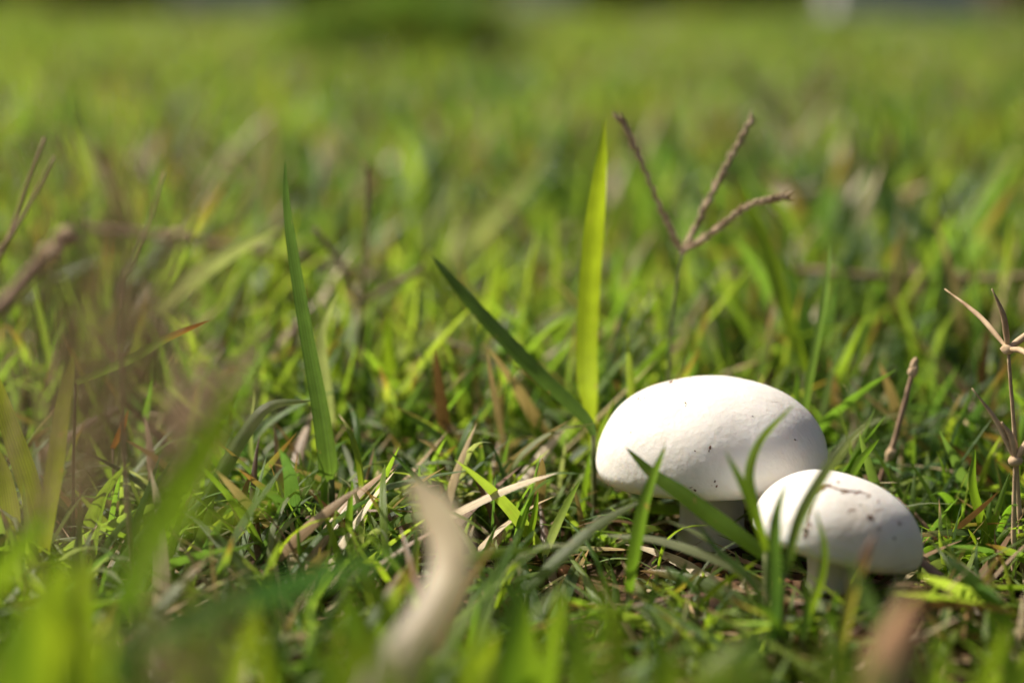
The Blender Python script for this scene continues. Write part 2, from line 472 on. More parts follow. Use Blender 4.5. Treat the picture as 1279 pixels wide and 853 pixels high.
build_mushroom("small white mushroom with tilted scarred cap beside the large mushroom", csm, 0.0195, 0.0186, 0.0146,
    (Matrix.Rotation(R(13), 3, 'Y') @ Matrix.Rotation(R(-4), 3, 'X')).to_euler(),
    3.9, (P(1036, 740, SMY).x, SMY - 0.001, -0.001), 0.0068,
    [(1086, 645, 4), (1090, 648, 3), (1117, 672, 3.5), (1008, 662, 5), (1005, 670, 4), (985, 618, 3), (1000, 640, 3), (1060, 640, 2), (1075, 630, 2.5), (1124, 655, 2), (970, 640, 3), (1099, 660, 3), (1047, 602, 4)],
    [(1027, 610, 8, 1.5, 0.9), (1033, 606, 7, 1.6, 0.2), (1022, 615, 5, 1.3, 1.3), (1058, 614, 5, 3.2, 0.1), (1071, 615, 4.5, 3.0, 0.35), (1085, 620, 3, 3.6, 0.3), (1097, 626, 2.5, 3.6, 0.5), (1088, 645, 5, 1.2, 1.0), (1011, 655, 6, 0.8, 1.2), (1006, 668, 6, 0.7, 1.2), (1064, 637, 3, 3, 0)], 0.24,
    [([(1026, 612), (1034, 607), (1048, 611), (1062, 613), (1076, 615), (1092, 621), (1108, 632)], .00028), ([(1020, 622), (1012, 640), (1007, 660), (1008, 676)], .0002), ([(1090, 640), (1100, 636), (1112, 638)], .00012)])

def hits_mushroom(C):
    """C (N,S,3) centre lines; True where a blade enters a cap or stem"""
    bad = np.zeros(len(C), bool)
    for c, rx, ry, h, b, sr in MUSH:
        d = C - np.array(c)
        e = (d[..., 0] / (rx * 1.06)) ** 2 + (d[..., 1] / (ry * 1.06)) ** 2 + (d[..., 2] / np.where(d[..., 2] > 0, h * 1.1, 0.010)) ** 2
        bad |= (e < 1).any(1)
        q = np.hypot(C[..., 0] - b.x, C[..., 1] - b.y)
        bad |= (q < sr * 1.1).any(1)
    return bad

# ------------------------------------------------------------------ lawn (uncountable turf)
GREENS = np.array([(0.098, 0.186, 0.024), (0.14, 0.232, 0.026), (0.054, 0.114, 0.032), (0.185, 0.255, 0.04), (0.13, 0.205, 0.056)])
DRYS = np.array([(0.42, 0.32, 0.18), (0.30, 0.20, 0.11), (0.17, 0.095, 0.05), (0.52, 0.42, 0.27)])

def blades(x, y, L, W, tilt, bend, segs, across, dryp, tone, prof_pow=2.6, z0=None, minz=0.001, roll_s=0.5):
    N = len(x); S = segs + 1
    t = np.linspace(0, 1, S)
    head = rng.random(N) * 2 * np.pi
    th = tilt[:, None] + bend[:, None] * t[None, :]
    ds = (L / segs)[:, None]
    hz = np.concatenate([np.zeros((N, 1)), np.cumsum(np.sin((th[:, 1:] + th[:, :-1]) / 2) * ds, 1)], 1)
    vz = np.concatenate([np.zeros((N, 1)), np.cumsum(np.cos((th[:, 1:] + th[:, :-1]) / 2) * ds, 1)], 1)
    wig = (rng.random(N)[:, None] - 0.5) * 0.5 * t[None, :] ** 2 * L[:, None]
    hx, hy = np.cos(head)[:, None], np.sin(head)[:, None]
    C = np.stack([x[:, None] + hx * hz - hy * wig, y[:, None] + hy * hz + hx * wig, vz], -1)
    g = ground_z(C[..., 0], C[..., 1])
    C[..., 2] = np.maximum((ground_z(x, y) if z0 is None else z0)[:, None] + vz - 0.001, g + minz)
    ok = ~hits_mushroom(C) & (C[..., 1].min(1) > 0.10)
    C, th, head, L, W = C[ok], th[ok], head[ok], L[ok], W[ok]; x, y, tone = x[ok], y[ok], tone[ok]; dryp = dryp[ok]
    N = len(C)
    T = np.gradient(C, axis=1); T /= np.linalg.norm(T, axis=2, keepdims=True) + 1e-9
    side = np.stack([-np.sin(head), np.cos(head), np.zeros(N)], -1)[:, None, :] * np.ones((1, S, 1))
    nn = np.cross(side, T)
    roll = (rng.normal(0, roll_s, N)[:, None] + rng.normal(0, 0.5, N)[:, None] * t[None, :])[..., None]
    s2 = side * np.cos(roll) + nn * np.sin(roll); n2 = np.cross(s2, T)
    wp = np.minimum(1, 0.6 + 1.2 * t) * np.clip(1 - t ** prof_pow, 0.0, 1) ** 0.85
    hw = (W[:, None] * 0.5 * np.maximum(wp, 0.02)[None, :])[..., None]
    u = np.linspace(-1, 1, across)
    V = C[:, :, None, :] + s2[:, :, None, :] * (hw[:, :, None, :] * u[None, None, :, None]) \
        + n2[:, :, None, :] * (hw[:, :, None, :] * (0.35 * (np.abs(u) - 0.5))[None, None, :, None])
    isdry = rng.random(N) < dryp
    k1 = rng.random(N)
    gi = np.clip(tone * 1.0 + rng.normal(0, 0.28, N), 0, 0.999)
    lo, hi = GREENS[2], GREENS[3]
    mid = np.where((k1 < 0.5)[:, None], GREENS[0], np.where((k1 < 0.75)[:, None], GREENS[1], GREENS[4]))
    base = np.where((gi < 0.5)[:, None], lo + (mid - lo) * (gi * 2)[:, None], mid + (hi - mid) * ((gi - 0.5) * 2)[:, None])
    base = base * rng.uniform(0.8, 1.2, N)[:, None]
    dry = DRYS[rng.integers(0, len(DRYS), N)] * rng.uniform(0.75, 1.15, N)[:, None]
    base = np.where(isdry[:, None], dry, base)
    tipdry = (rng.random(N) < 0.22) & ~isdry
    tf = np.clip((t - 0.72) / 0.2, 0, 1)[None, :] * tipdry[:, None]
    tipc = np.array((0.34, 0.2, 0.07))
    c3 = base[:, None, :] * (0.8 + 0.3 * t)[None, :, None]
    c3 = c3 * (1 - tf[..., None]) + tipc * tf[..., None]
    al = np.where(isdry[:, None], 0.0, 1 - tf)
    col = np.concatenate([c3, al[..., None]], -1)[:, :, None, :] * np.ones((1, 1, across, 1))
    uv = np.stack(np.broadcast_arrays((u[None, None, :] + 1) / 2 + (rng.random(N) * 7)[:, None, None], t[None, :, None] + 0 * u[None, None, :]), -1)
    k = np.arange(S - 1)[:, None] * across + np.arange(across - 1)[None, :]
    q = np.stack([k, k + 1, k + across + 1, k + across], -1).reshape(-1, 4)
    Q = (np.arange(N) * S * across)[:, None, None] + q[None]
    return V.reshape(-1, 3), Q.reshape(-1, 4), col.reshape(-1, 4), uv.reshape(-1, 2)

def wedge(n, y0, y1, margin, pw=1.0):
    """random plan points spread evenly over the seen part of the field"""
    out = []
    m = 0
    while m < n:
        y = y0 + (y1 - y0) * rng.random(n * 2) ** pw
        hwid = 0.31 * y + margin
        keep = rng.random(n * 2) < hwid / (0.31 * y1 + margin)
        y = y[keep]; x = (rng.random(len(y)) * 2 - 1) * (0.31 * y + margin)
        out.append(np.stack([x, y], -1)); m += len(y)
    a = np.concatenate(out)[:n]
    return a[:, 0], a[:, 1]

def join_arrays(lst):
    Vs, Qs, Cs, Us = [], [], [], []; o = 0
    for V, Q, C, U in lst:
        Vs.append(V); Qs.append(Q + o); Cs.append(C); Us.append(U); o += len(V)
    return np.concatenate(Vs), np.concatenate(Qs), np.concatenate(Cs), np.concatenate(Us)

U = rng.uniform
def front_limit(x, y, L, tilt, bend):
    """turf stays low where the mushrooms stand"""
    hm = np.where(y < 0.45, np.where((x > -0.005) & (y < 0.40), 0.015, 0.030), 0.1)
    hm = np.where((x > 0.015) & (x < 0.075) & (y > 0.355) & (y < 0.41), 0.006, hm) * U(0.5, 1.3, len(x))
    return np.minimum(L, hm / np.maximum(np.cos(tilt + bend * 0.4), 0.18))

lay = []
# A: short flat turf near the lens
n = 8200; x, y = wedge(n, 0.16, 0.60, 0.10)
tl, bd = U(0.2, 1.4, n), U(-0.1, 0.7, n)
L = front_limit(x, y, U(0.018, 0.060, n), tl, bd); tone = vnoise(x, y, 0.06, 5)
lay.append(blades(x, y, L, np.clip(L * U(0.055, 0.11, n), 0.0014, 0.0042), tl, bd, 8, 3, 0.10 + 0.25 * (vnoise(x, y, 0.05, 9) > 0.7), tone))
# longer leaves standing in the same turf, thinner on the ground before the mushrooms
n = 2300; x, y = wedge(n, 0.40, 0.64, 0.10)
L = U(0.028, 0.072, n) * np.clip((y - 0.36) / 0.16, 0.4, 1)
lay.append(blades(x, y, L, np.clip(L * U(0.05, 0.10, n), .0014, .0046), np.abs(rng.normal(0.35, 0.35, n)), U(-0.2, 1.0, n), 8, 3, 0.12 + 0 * x, vnoise(x, y, 0.08, 6)))
# B: taller field behind
n = 15000; x, y = wedge(n, 0.56, 1.7, 0.16)
hgt = 0.55 + 0.9 * vnoise(x, y, 0.16, 21)
L = U(0.028, 0.076, n) * hgt
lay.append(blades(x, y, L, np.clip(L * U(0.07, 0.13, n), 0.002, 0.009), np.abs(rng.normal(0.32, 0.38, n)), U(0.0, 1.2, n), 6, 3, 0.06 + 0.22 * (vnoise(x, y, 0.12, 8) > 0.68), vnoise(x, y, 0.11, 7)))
# C
n = 36000; x, y = wedge(n, 1.6, 4.6, 0.35)
L = U(0.025, 0.07, n) * (0.4 + 0.8 * vnoise(x, y, 0.4, 22))
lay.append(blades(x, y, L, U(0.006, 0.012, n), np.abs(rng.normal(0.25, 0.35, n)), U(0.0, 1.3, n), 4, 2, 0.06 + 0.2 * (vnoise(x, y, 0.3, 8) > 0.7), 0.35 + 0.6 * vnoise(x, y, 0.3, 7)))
# D
n = 60000; x, y = wedge(n, 4.4, 16.0, 1.2)
L = U(0.025, 0.06, n) * (0.5 + 0.8 * vnoise(x, y, 1.1, 22))
lay.append(blades(x, y, L, U(0.010, 0.020, n), np.abs(rng.normal(0.25, 0.35, n)), U(0.0, 1.2, n), 3, 2, 0.05 + 0.15 * (vnoise(x, y, 0.9, 8) > 0.65), 0.45 + 0.6 * vnoise(x, y, 0.9, 7)))
me = raw_mesh("grass", *join_arrays(lay))
tag(link("grass", me, LEAF), "dense green lawn grass with scattered dry blades over the whole field", "grass", kind="stuff")

# thatch: dry shreds lying between the shoots
n = 3800; x, y = wedge(n, 0.20, 0.95, 0.10)
arr = blades(x, y, U(0.006, 0.026, n), U(0.0005, 0.0016, n), U(1.1, 1.65, n), U(-0.3, 0.5, n), 4, 3, np.ones(n), np.ones(n) * .5, z0=ground_z(x, y) + U(0.001, 0.004, n), minz=0.0008)
arr[2][:, :3] *= np.array((.85, .72, .6))
tag(link("thatch", raw_mesh("thatch", *arr), LEAF), "dry brown shreds of dead grass lying on the soil", "thatch", kind="stuff")

# soil crumbs
def crumbs():
    base = [lump("crumb", 1.0, (1, 0.85, 0.7), seed=s, sub=1, rough=0.5) for s in range(5)]
    Vb = [np.array([v.co[:] for v in b.vertices]) for b in base]
    Fb = [np.array([list(p.vertices) for p in b.polygons]) for b in base]
    Vs, Fs = [], []; o = 0
    xs, ys = wedge(2600, 0.28, 0.75, 0.05)
    zs = ground_z(xs, ys)
    for i in range(len(xs)):
        if any(math.hypot(xs[i] - m[4].x, ys[i] - m[4].y) < m[5] * 1.2 for m in MUSH): continue
        k = i % 5; s = 0.0006 + 0.0022 * random.random() ** 2.5
        a = random.random() * 6.28; c, sn = math.cos(a), math.sin(a)
        v = Vb[k] @ np.array([[c, sn, 0], [-sn, c, 0], [0, 0, 1]]) * s + np.array((xs[i], ys[i], zs[i] + s * 0.3))
        Vs.append(v); Fs.append(Fb[k] + o); o += len(v)
    V = np.concatenate(Vs); F = np.concatenate(Fs)
    me = bpy.data.meshes.new("soil_crumbs"); me.from_pydata(V.tolist(), [], F.tolist()); me.update()
    return me
tag(link("soil_crumbs", crumbs(), REDP), "loose reddish brown soil crumbs between the grass roots", "soil", kind="stuff")

# ------------------------------------------------------------------ single blades
GRN, YGR, DGR, PGR = (0.098, 0.186, 0.02), (0.165, 0.25, 0.02), (0.05, 0.10, 0.022), (0.21, 0.25, 0.13)
MGR = (0.09, 0.155, 0.026)
TANC, ORG, BRN = (0.5, 0.38, 0.22), (0.42, 0.17, 0.03), (0.2, 0.11, 0.06)
def footed(W3):
    """let a stem reach the soil when its first point hangs above it"""
    b = W3[0]; g = float(ground_z(b.x, b.y)) - 0.002
    return [Vector((b.x + (b.x - W3[1].x) * .15, b.y, g))] + list(W3) if b.z > g + 0.004 else list(W3)

def px_blade(pts, wpx, cols, label, group=None, name="blade_of_grass", cat="grass blade", prof='blade', **k):
    """pts tip-last list of (px, py, distance)"""
    W3 = [P(*p) for p in pts]
    Ym = sum(p[2] for p in pts) / len(pts)
    me = ribbon(W3, wpx * Ym / FPX, prof, cols=cols, **k)
    o = link(name, me, LEAF)
    # the object's origin sits at the foot of the blade
    b = W3[0]; me.transform(Matrix.Translation(-b)); o.location = b
    F = footed(W3)
    if len(F) > len(W3):
        r = max(0.0004, min(0.0012, wpx * Ym / FPX * 0.22))
        under(link("sheath", tube([F[0], (F[0] + F[1]) / 2, F[1] + (F[2] - F[1]) * .06], lambda t: r * (1 - .3 * t), n=6, sides=6), DRYSTEM if k.get("dry") else STEMG), o)
    return tag(o, label, cat, group, kind="thing")

STEMG = mottled("green_stem", (0.10, 0.16, 0.04), (0.2, 0.2, 0.09), 300, 0.6, 0.2)
DRYSTEM = STRAW
# tall blades
px_blade([(738, 585, 0.444), (738, 520, 0.444), (733, 460, 0.444), (735, 380, 0.447), (741, 300, 0.450), (750, 215, 0.452), (755, 150, 0.456)], 28, ((.22, .30, .02), (0.25, 0.33, 0.02)),
         "tall bright yellow-green grass blade standing upright behind the large mushroom", prof=lambda t: (0.25 if t < .1 else min(1, .25 + (t - .1) * 4)) * max(0, 1 - max(0, (t - .55) / .45) ** 1.9) ** .9, roll=12, fold=0.2, n=30)
px_blade([(414, 600, 0.408), (411, 570, 0.408), (402, 510, 0.410), (386, 425, 0.413), (368, 320, 0.416), (359, 255, 0.417), (356, 200, 0.419)], 33, ((0.07, 0.125, 0.025), (0.05, 0.095, 0.03)),
         "tall dark green folded grass blade with a thin upright tip", prof=lambda t: (.45 if t < .05 else 1) * (1 - max(0, (t - .12) / .88)) ** .62 if t < .99 else .02, roll=38, fold=0.55, n=34)
px_blade([(417, 545, 0.446), (411, 500, 0.446), (402, 440, 0.447), (405, 405, 0.449), (424, 362, 0.451)], 15, (PGR, PGR),
         "pale grey-green blade leaning behind the tall dark folded blade", prof='lance', roll=20, n=20)
px_blade([(742, 545, 0.423), (728, 520, 0.424), (665, 460, 0.428), (600, 392, 0.435), (560, 345, 0.439), (538, 318, 0.442)], 21, ((0.07, 0.13, 0.035), (0.08, 0.14, 0.04)),
         "dark green blade slanting across to the foot of the tall bright blade", prof='lance', roll=-20, fold=.3, n=26)
px_blade([(1002, 560, 0.444), (1008, 500, 0.444), (1022, 420, 0.449), (1033, 355, 0.454), (1037, 303, 0.456)], 15, (MGR, (0.11, 0.18, 0.07)),
         "slim upright green blade rising behind the right edge of the large mushroom", prof='blade', roll=45, fold=.5, n=22)
px_blade([(1010, 470, 0.485), (985, 400, 0.488), (965, 330, 0.493), (940, 270, 0.498), (920, 225, 0.501)], 20, (YGR, YGR),
         "bright curved blade behind the forked seed head", roll=10, prof='lance')
px_blade([(1015, 470, 0.512), (1008, 420, 0.512), (995, 370, 0.512), (980, 325, 0.512)], 24, (DGR, DGR), "short broad blade with shade painted into its dark green beside the bright curved blade", prof='lance', roll=10)  # the dark green paints the shade on this blade
px_blade([(490, 560, 0.493), (488, 480, 0.493), (484, 395, 0.493)], 26, (YGR, YGR), "broad bright translucent blade standing behind the slanting straw", roll=10, prof='lance')
px_blade([(190, 395, 0.504), (265, 330, 0.504), (355, 282, 0.504)], 22, (PGR, PGR), "long pale grey blade arching over the brown runner stem", prof='lance', roll=15)
px_blade([(400, 480, 0.528), (500, 435, 0.528), (610, 390, 0.528)], 26, (PGR, (0.17, 0.22, 0.11)), "pale grey blade lying nearly flat behind the dark slanting blade", prof='lance', roll=25)
px_blade([(560, 330, .72), (620, 265, .72), (685, 195, .73)], 26, (PGR, PGR), "blurred pale blade leaning over the far turf", prof='lance', roll=10)
px_blade([(620, 520, .56), (618, 430, .56), (626, 320, .56)], 20, (YGR, YGR), "narrow bright blade standing behind the dark slanting blade", roll=20)

# blades round the large mushroom
fm = "grass blades leaning in front of the mushrooms"
px_blade([(957, 694, 0.356), (925, 670, 0.358), (890, 645, 0.361), (850, 615, 0.364), (815, 591, 0.367), (781, 558, 0.370)], 25, (GRN, MGR), "long green blade slanting across the stem of the large mushroom", fm, roll=10, fold=.3, n=26)
px_blade([(786, 740, 0.354), (790, 705, 0.354), (802, 640, 0.357), (814, 600, 0.360), (832, 554, 0.362)], 20, (GRN, MGR), "upright blade crossing the front rim of the large cap", fm, roll=25, fold=.3)
px_blade([(660, 735, 0.352), (695, 700, 0.354), (745, 656, 0.358), (803, 624, 0.362)], 19, (MGR, PGR), "green blade reaching under the rim of the large cap from open turf", fm, roll=-25)
px_blade([(965, 740, 0.354), (915, 708, 0.357), (868, 688, 0.360), (815, 673, 0.364), (750, 668, 0.367)], 17, (PGR, (0.3, 0.33, 0.2)), "pale blade lying flat before the stem of the large mushroom", fm, roll=40)
px_blade([(738, 690, 0.431), (739, 640, 0.431), (736, 590, 0.432), (747, 545, 0.434), (767, 500, 0.436)], 13, (YGR, YGR), "upright bright blade touching the edge of the large cap", fm, roll=20, fold=.3)
px_blade([(722, 690, 0.418), (727, 640, 0.418), (733, 595, 0.420), (737, 565, 0.421)], 11, (YGR, GRN), "short bright blade at the side of the large cap", fm, roll=40)
px_blade([(680, 695, 0.384), (698, 650, 0.384), (724, 600, 0.386)], 13, (PGR, MGR), "grey-green blade leaning towards the large cap", fm, roll=20)
px_blade([(697, 640, .43), (698, 610, .43), (703, 575, .43), (709, 540, .43)], 8, (PGR, PGR), "thin pale curled blade between the turf and the large cap", roll=40)
px_blade([(650, 625, .45), (670, 590, .45), (688, 562, .452), (701, 526, .455)], 11, (MGR, MGR), "slim dull blade leaning away from the large cap", roll=10)
px_blade([(735, 600, .455), (716, 585, .455), (692, 563, .457), (664, 526, .46)], 15, (DGR, DGR), "dark green blade slanting down to the large cap", roll=-20)
px_blade([(640, 608, .42), (668, 606, .42), (700, 616, .42)], 12, ((.3, .36, .22), PGR), "short pale leaf lying flat on thatch", prof='lance', roll=30)
# blades in front of the small mushroom
px_blade([(957, 690, 0.346), (942, 630, 0.348), (936, 590, 0.351), (951, 548, 0.355), (994, 503, 0.360)], 14, (GRN, YGR), "curved blade bending over the gap between both caps", fm, roll=10, fold=.3, n=24)
px_blade([(958, 690, 0.344), (945, 648, 0.345), (928, 606, 0.347), (906, 564, 0.349)], 14, (YGR, GRN), "short bright blade leaning onto the large cap from the gap", fm, roll=10, fold=.3)
px_blade([(980, 720, 0.332), (996, 655, 0.335), (1021, 605, 0.338), (1054, 557, 0.342), (1090, 521, 0.346)], 18, (MGR, PGR), "long blade leaning across the scarred small cap", fm, roll=15, fold=.4, n=24)
px_blade([(970, 800, 0.332), (970, 740, 0.332), (968, 670, 0.334), (972, 635, 0.336), (984, 598, 0.338)], 19, ((0.035, 0.085, 0.025), MGR), "upright folded blade with shade painted into its dark foot before the small mushroom", fm, roll=30, fold=.4, prof=lambda t: min(1, .8 + t) * (1 - max(0, (t - .55) / .45)) ** .7)  # foot colour darkened to stand for shade low in the turf
px_blade([(1008, 775, 0.336), (1024, 730, 0.336), (1030, 685, 0.338), (1018, 633, 0.340)], 11, (YGR, MGR), "thin curved blade hugging the front of the small cap", fm, roll=20)
px_blade([(1046, 840, 0.312), (1064, 742, 0.314), (1080, 697, 0.316), (1094, 664, 0.318)], 17, ((0.22, 0.24, 0.05), BRN), "withering blade with a brown twisted tip before the small mushroom", fm, roll=20, fold=.5, tip=(.45, (.26, .13, .08)))
px_blade([(1112, 840, 0.284), (1098, 780, 0.289), (1080, 738, 0.294), (1060, 694, 0.299)], 22, (GRN, MGR), "soft green blade leaning left before the small stem", fm, roll=10)
px_blade([(1085, 850, 0.274), (1105, 785, 0.277), (1130, 718, 0.281)], 16, (PGR, (.32, .33, .2)), "pale blade beside the brown dead leaf", fm, roll=10)
px_blade([(1080, 820, 0.279), (1115, 772, 0.281), (1160, 730, 0.284)], 15, (PGR, TANC), "pale blade bending over the brown dead leaf", fm, roll=20)
px_blade([(1178, 900, 0.264), (1174, 840, 0.264), (1168, 765, 0.266)], 24, (YGR, GRN), "bright blade standing beside the brown dead leaf", fm, roll=10)
px_blade([(1265, 785, 0.334), (1230, 742, 0.337), (1205, 716, 0.340), (1180, 695, 0.344)], 20, (GRN, DGR), "green blade lying towards the small mushroom from the seed stalks", fm, roll=-20)
px_blade([(960, 760, 0.344), (930, 715, 0.349), (900, 690, 0.352), (868, 650, 0.356)], 13, (MGR, DGR), "dull blade hanging before the dark hollow under the large cap", fm, roll=40)
px_blade([(870, 760, 0.349), (900, 730, 0.351), (946, 700, 0.354)], 9, (YGR, YGR), "small yellow-green blade in the hollow between the mushrooms", fm, roll=20)
px_blade([(835, 745, 0.359), (855, 730, 0.359), (876, 712, 0.360)], 6, ((.3, .3, .04), (.36, .3, .06)), "tiny yellowing blade in the hollow before the large stem", fm, roll=20)
px_blade([(1060, 602, .40), (1075, 575, .40), (1098, 548, .40)], 11, (MGR, GRN), "green blade sticking up between the small cap and the dry stick", roll=20)

for pts, wd, c in [([(1000, 800, .335), (1008, 760, .335), (1003, 722, .336)], 12, (DGR, MGR)), ([(1050, 810, .335), (1040, 770, .335), (1046, 735, .336)], 12, (MGR, GRN)), ([(1035, 800, .34), (1060, 765, .34), (1092, 748, .34)], 13, (DGR, MGR)),
                    ([(990, 790, .338), (1020, 768, .338), (1058, 772, .338)], 11, (MGR, DGR)), ([(1020, 800, .345), (1012, 765, .345), (1020, 740, .346)], 10, (GRN, YGR)), ([(985, 800, .33), (955, 760, .33), (925, 745, .33)], 12, (GRN, MGR)),
                    ([(880, 790, .355), (905, 750, .355), (915, 715, .356)], 11, (MGR, GRN)), ([(850, 780, .36), (846, 735, .36), (858, 700, .361)], 10, (MGR, DGR))]:
    px_blade(pts, wd, c, "short green blade growing at the foot of the mushroom stems", "short blades at the mushroom feet", roll=random.uniform(-30, 30), fold=.4)
for pts, wd in [([(-10, 900, .22), (30, 800, .222), (90, 690, .226)], 60), ([(40, 960, .21), (20, 850, .212), (30, 760, .215)], 60), ([(-30, 760, .26), (20, 690, .262), (60, 640, .265)], 34)]:
    px_blade(pts, wd, (YGR, GRN), "broad soft bright blade growing low beside the feathery seed heads", "broad soft blades by the feathery seed heads", roll=10)

# in-focus blades left of the mushrooms
lf = "short sharp grass blades in the open turf"
S1 = "short narrow green blade sticking up from open turf"
for pts, wd, c in [
    ([(473, 650, .43), (471, 625, .43), (466, 558, .43)], 9, (PGR, MGR)),
    ([(488, 630, .435), (487, 605, .435), (483, 558, .435)], 5, (MGR, MGR)),
    ([(590, 605, .43), (577, 575, .43), (560, 548, .43), (543, 527, .43)], 8, (YGR, MGR)),
    ([(373, 625, .43), (374, 590, .43), (381, 562, .43), (398, 534, .43)], 5, (PGR, PGR)),
    ([(330, 640, .42), (316, 590, .42), (313, 540, .42), (318, 487, .42)], 7, (MGR, PGR)),
    ([(655, 690, .39), (666, 650, .39), (672, 612, .39)], 9, (YGR, GRN)),
    ([(640, 700, .38), (652, 655, .38), (668, 610, .38)], 9, (MGR, GRN)),
    ([(600, 720, .38), (606, 690, .38), (620, 655, .38)], 9, (GRN, GRN)),
    ([(440, 700, .38), (436, 655, .38), (440, 600, .38)], 11, (MGR, GRN)),
    ([(530, 690, .39), (520, 660, .39), (514, 628, .39)], 8, (GRN, YGR)),
    ([(143, 600, .41), (150, 560, .41), (154, 503, .41)], 6, (PGR, MGR)),
    ([(1130, 640, .44), (1150, 600, .44), (1178, 565, .44)], 9, (GRN, PGR)),
    ([(1165, 690, .42), (1172, 650, .42), (1190, 620, .42)], 8, (YGR, GRN))]:
    px_blade(pts, wd, c, S1, lf, roll=random.uniform(-40, 40), fold=.4)
px_blade([(568, 665, .415), (586, 630, .415), (600, 590, .417), (600, 545, .418)], 17, (YGR, MGR), "upright folded blade beside the curled dry leaf", lf, roll=20, fold=.5)
px_blade([(455, 660, .42), (480, 632, .42), (506, 607, .42), (542, 589, .42), (580, 597, .42)], 9, (PGR, YGR), "thin blade arching over into a hoop in open turf", lf, roll=20, n=24)
px_blade([(418, 655, .43), (412, 605, .43), (422, 575, .43)], 13, (PGR, PGR), "pale leaf sheath at the foot of the tall dark folded blade", lf, roll=10, prof='lance')
px_blade([(245, 640, .40), (270, 602, .40), (300, 550, .403), (335, 508, .406), (390, 500, .41)], 21, (MGR, PGR), "bent blade drooping against the tall dark folded blade", lf, roll=-20, fold=.35, n=26)
px_blade([(90, 480, .395), (160, 450, .395), (210, 422, .395), (262, 400, .395)], 13, (MGR, GRN), "green blade with an orange withered tip among dry stems", lf, roll=20, tip=(.6, ORG))
px_blade([(140, 560, .41), (150, 540, .41), (160, 512, .41)], 10, (ORG, ORG), "short orange withered blade among dry stems", lf, roll=20, dry=.8)
for pts, wd in [([(55, 680, .385), (35, 600, .387), (8, 520, .39), (-12, 450, .392)], 30), ([(20, 700, .38), (10, 620, .382), (-2, 560, .385)], 26), ([(55, 690, .37), (66, 600, .372), (80, 500, .375), (92, 440, .378)], 24)]:
    px_blade(pts, wd, ((.17, .21, .02), (.15, .17, .025)), "broad olive blade rising beside the feathery brown seed heads", "broad olive blades by the brown seed heads", roll=10)

# soft blades close to the lens
nf = "soft grass blades close before the open turf"
px_blade([(150, 770, .225), (195, 660, .23), (255, 560, .235), (305, 470, .24)], 62, (GRN, YGR), "broad bright green blade leaning towards the tall dark folded blade", nf, roll=10)
px_blade([(120, 850, .24), (240, 775, .245), (370, 728, .25), (520, 688, .256)], 46, ((.035, .09, .03), (.04, .10, .035)), "broad green blade coloured dark to imitate shade, lying low before the curled dry leaf", nf, roll=25)  # very dark green puts the shade it lies in into its colour
px_blade([(170, 640, .25), (260, 650, .25), (330, 620, .252), (410, 590, .255)], 22, (YGR, GRN), "green blade lying over the dark low blade", nf, roll=10)
extra = []
re_ = random.Random(31)
for k in range(60):
    a = re_.uniform(-20, 1300); Yk = re_.uniform(.20, .31); top = re_.uniform(670, 800) if a < 800 else re_.uniform(765, 830)
    if 400 < a < 590: top += 60
    ln = re_.uniform(-70, 70)
    extra.append(([(a, 980, Yk), (a + ln * .3, (980 + top) / 2, Yk + .002), (a + ln, top, Yk + .006)], re_.uniform(16, 40)))
S2 = "blurred bright green blade growing in the near turf"
for pts, wd in [([(640, 920, .26), (635, 830, .262), (650, 740, .265), (640, 680, .268)], 34), ([(720, 930, .25), (725, 840, .252), (715, 760, .255)], 42), ([(760, 900, .27), (770, 800, .272), (750, 715, .275)], 30),
                ([(600, 930, .25), (585, 850, .252), (600, 770, .255)], 36), ([(30, 930, .23), (50, 820, .232), (95, 700, .235)], 52), ([(100, 930, .22), (110, 830, .222), (70, 730, .225)], 46),
                ([(350, 930, .25), (345, 860, .252), (330, 780, .255)], 34), ([(500, 790, .30), (470, 740, .303), (450, 700, .306), (440, 660, .31)], 16), ([(465, 800, .30), (440, 760, .303), (428, 720, .306)], 18),
                ([(860, 930, .27), (880, 850, .272), (940, 790, .275)], 28), ([(930, 930, .28), (900, 860, .282), (880, 800, .284)], 20), ([(1240, 930, .27), (1230, 850, .272), (1260, 780, .275)], 30),
                ([(680, 900, .29), (690, 800, .292), (710, 730, .295)], 22), ([(800, 930, .26), (830, 850, .262), (810, 780, .265)], 34)] + extra:
    px_blade(pts, wd * 1.15, (random.choice([GRN, YGR, YGR]), random.choice([GRN, YGR, (.21, .28, .02)])), S2, nf, roll=random.uniform(-30, 30), twist=random.uniform(-30, 30))

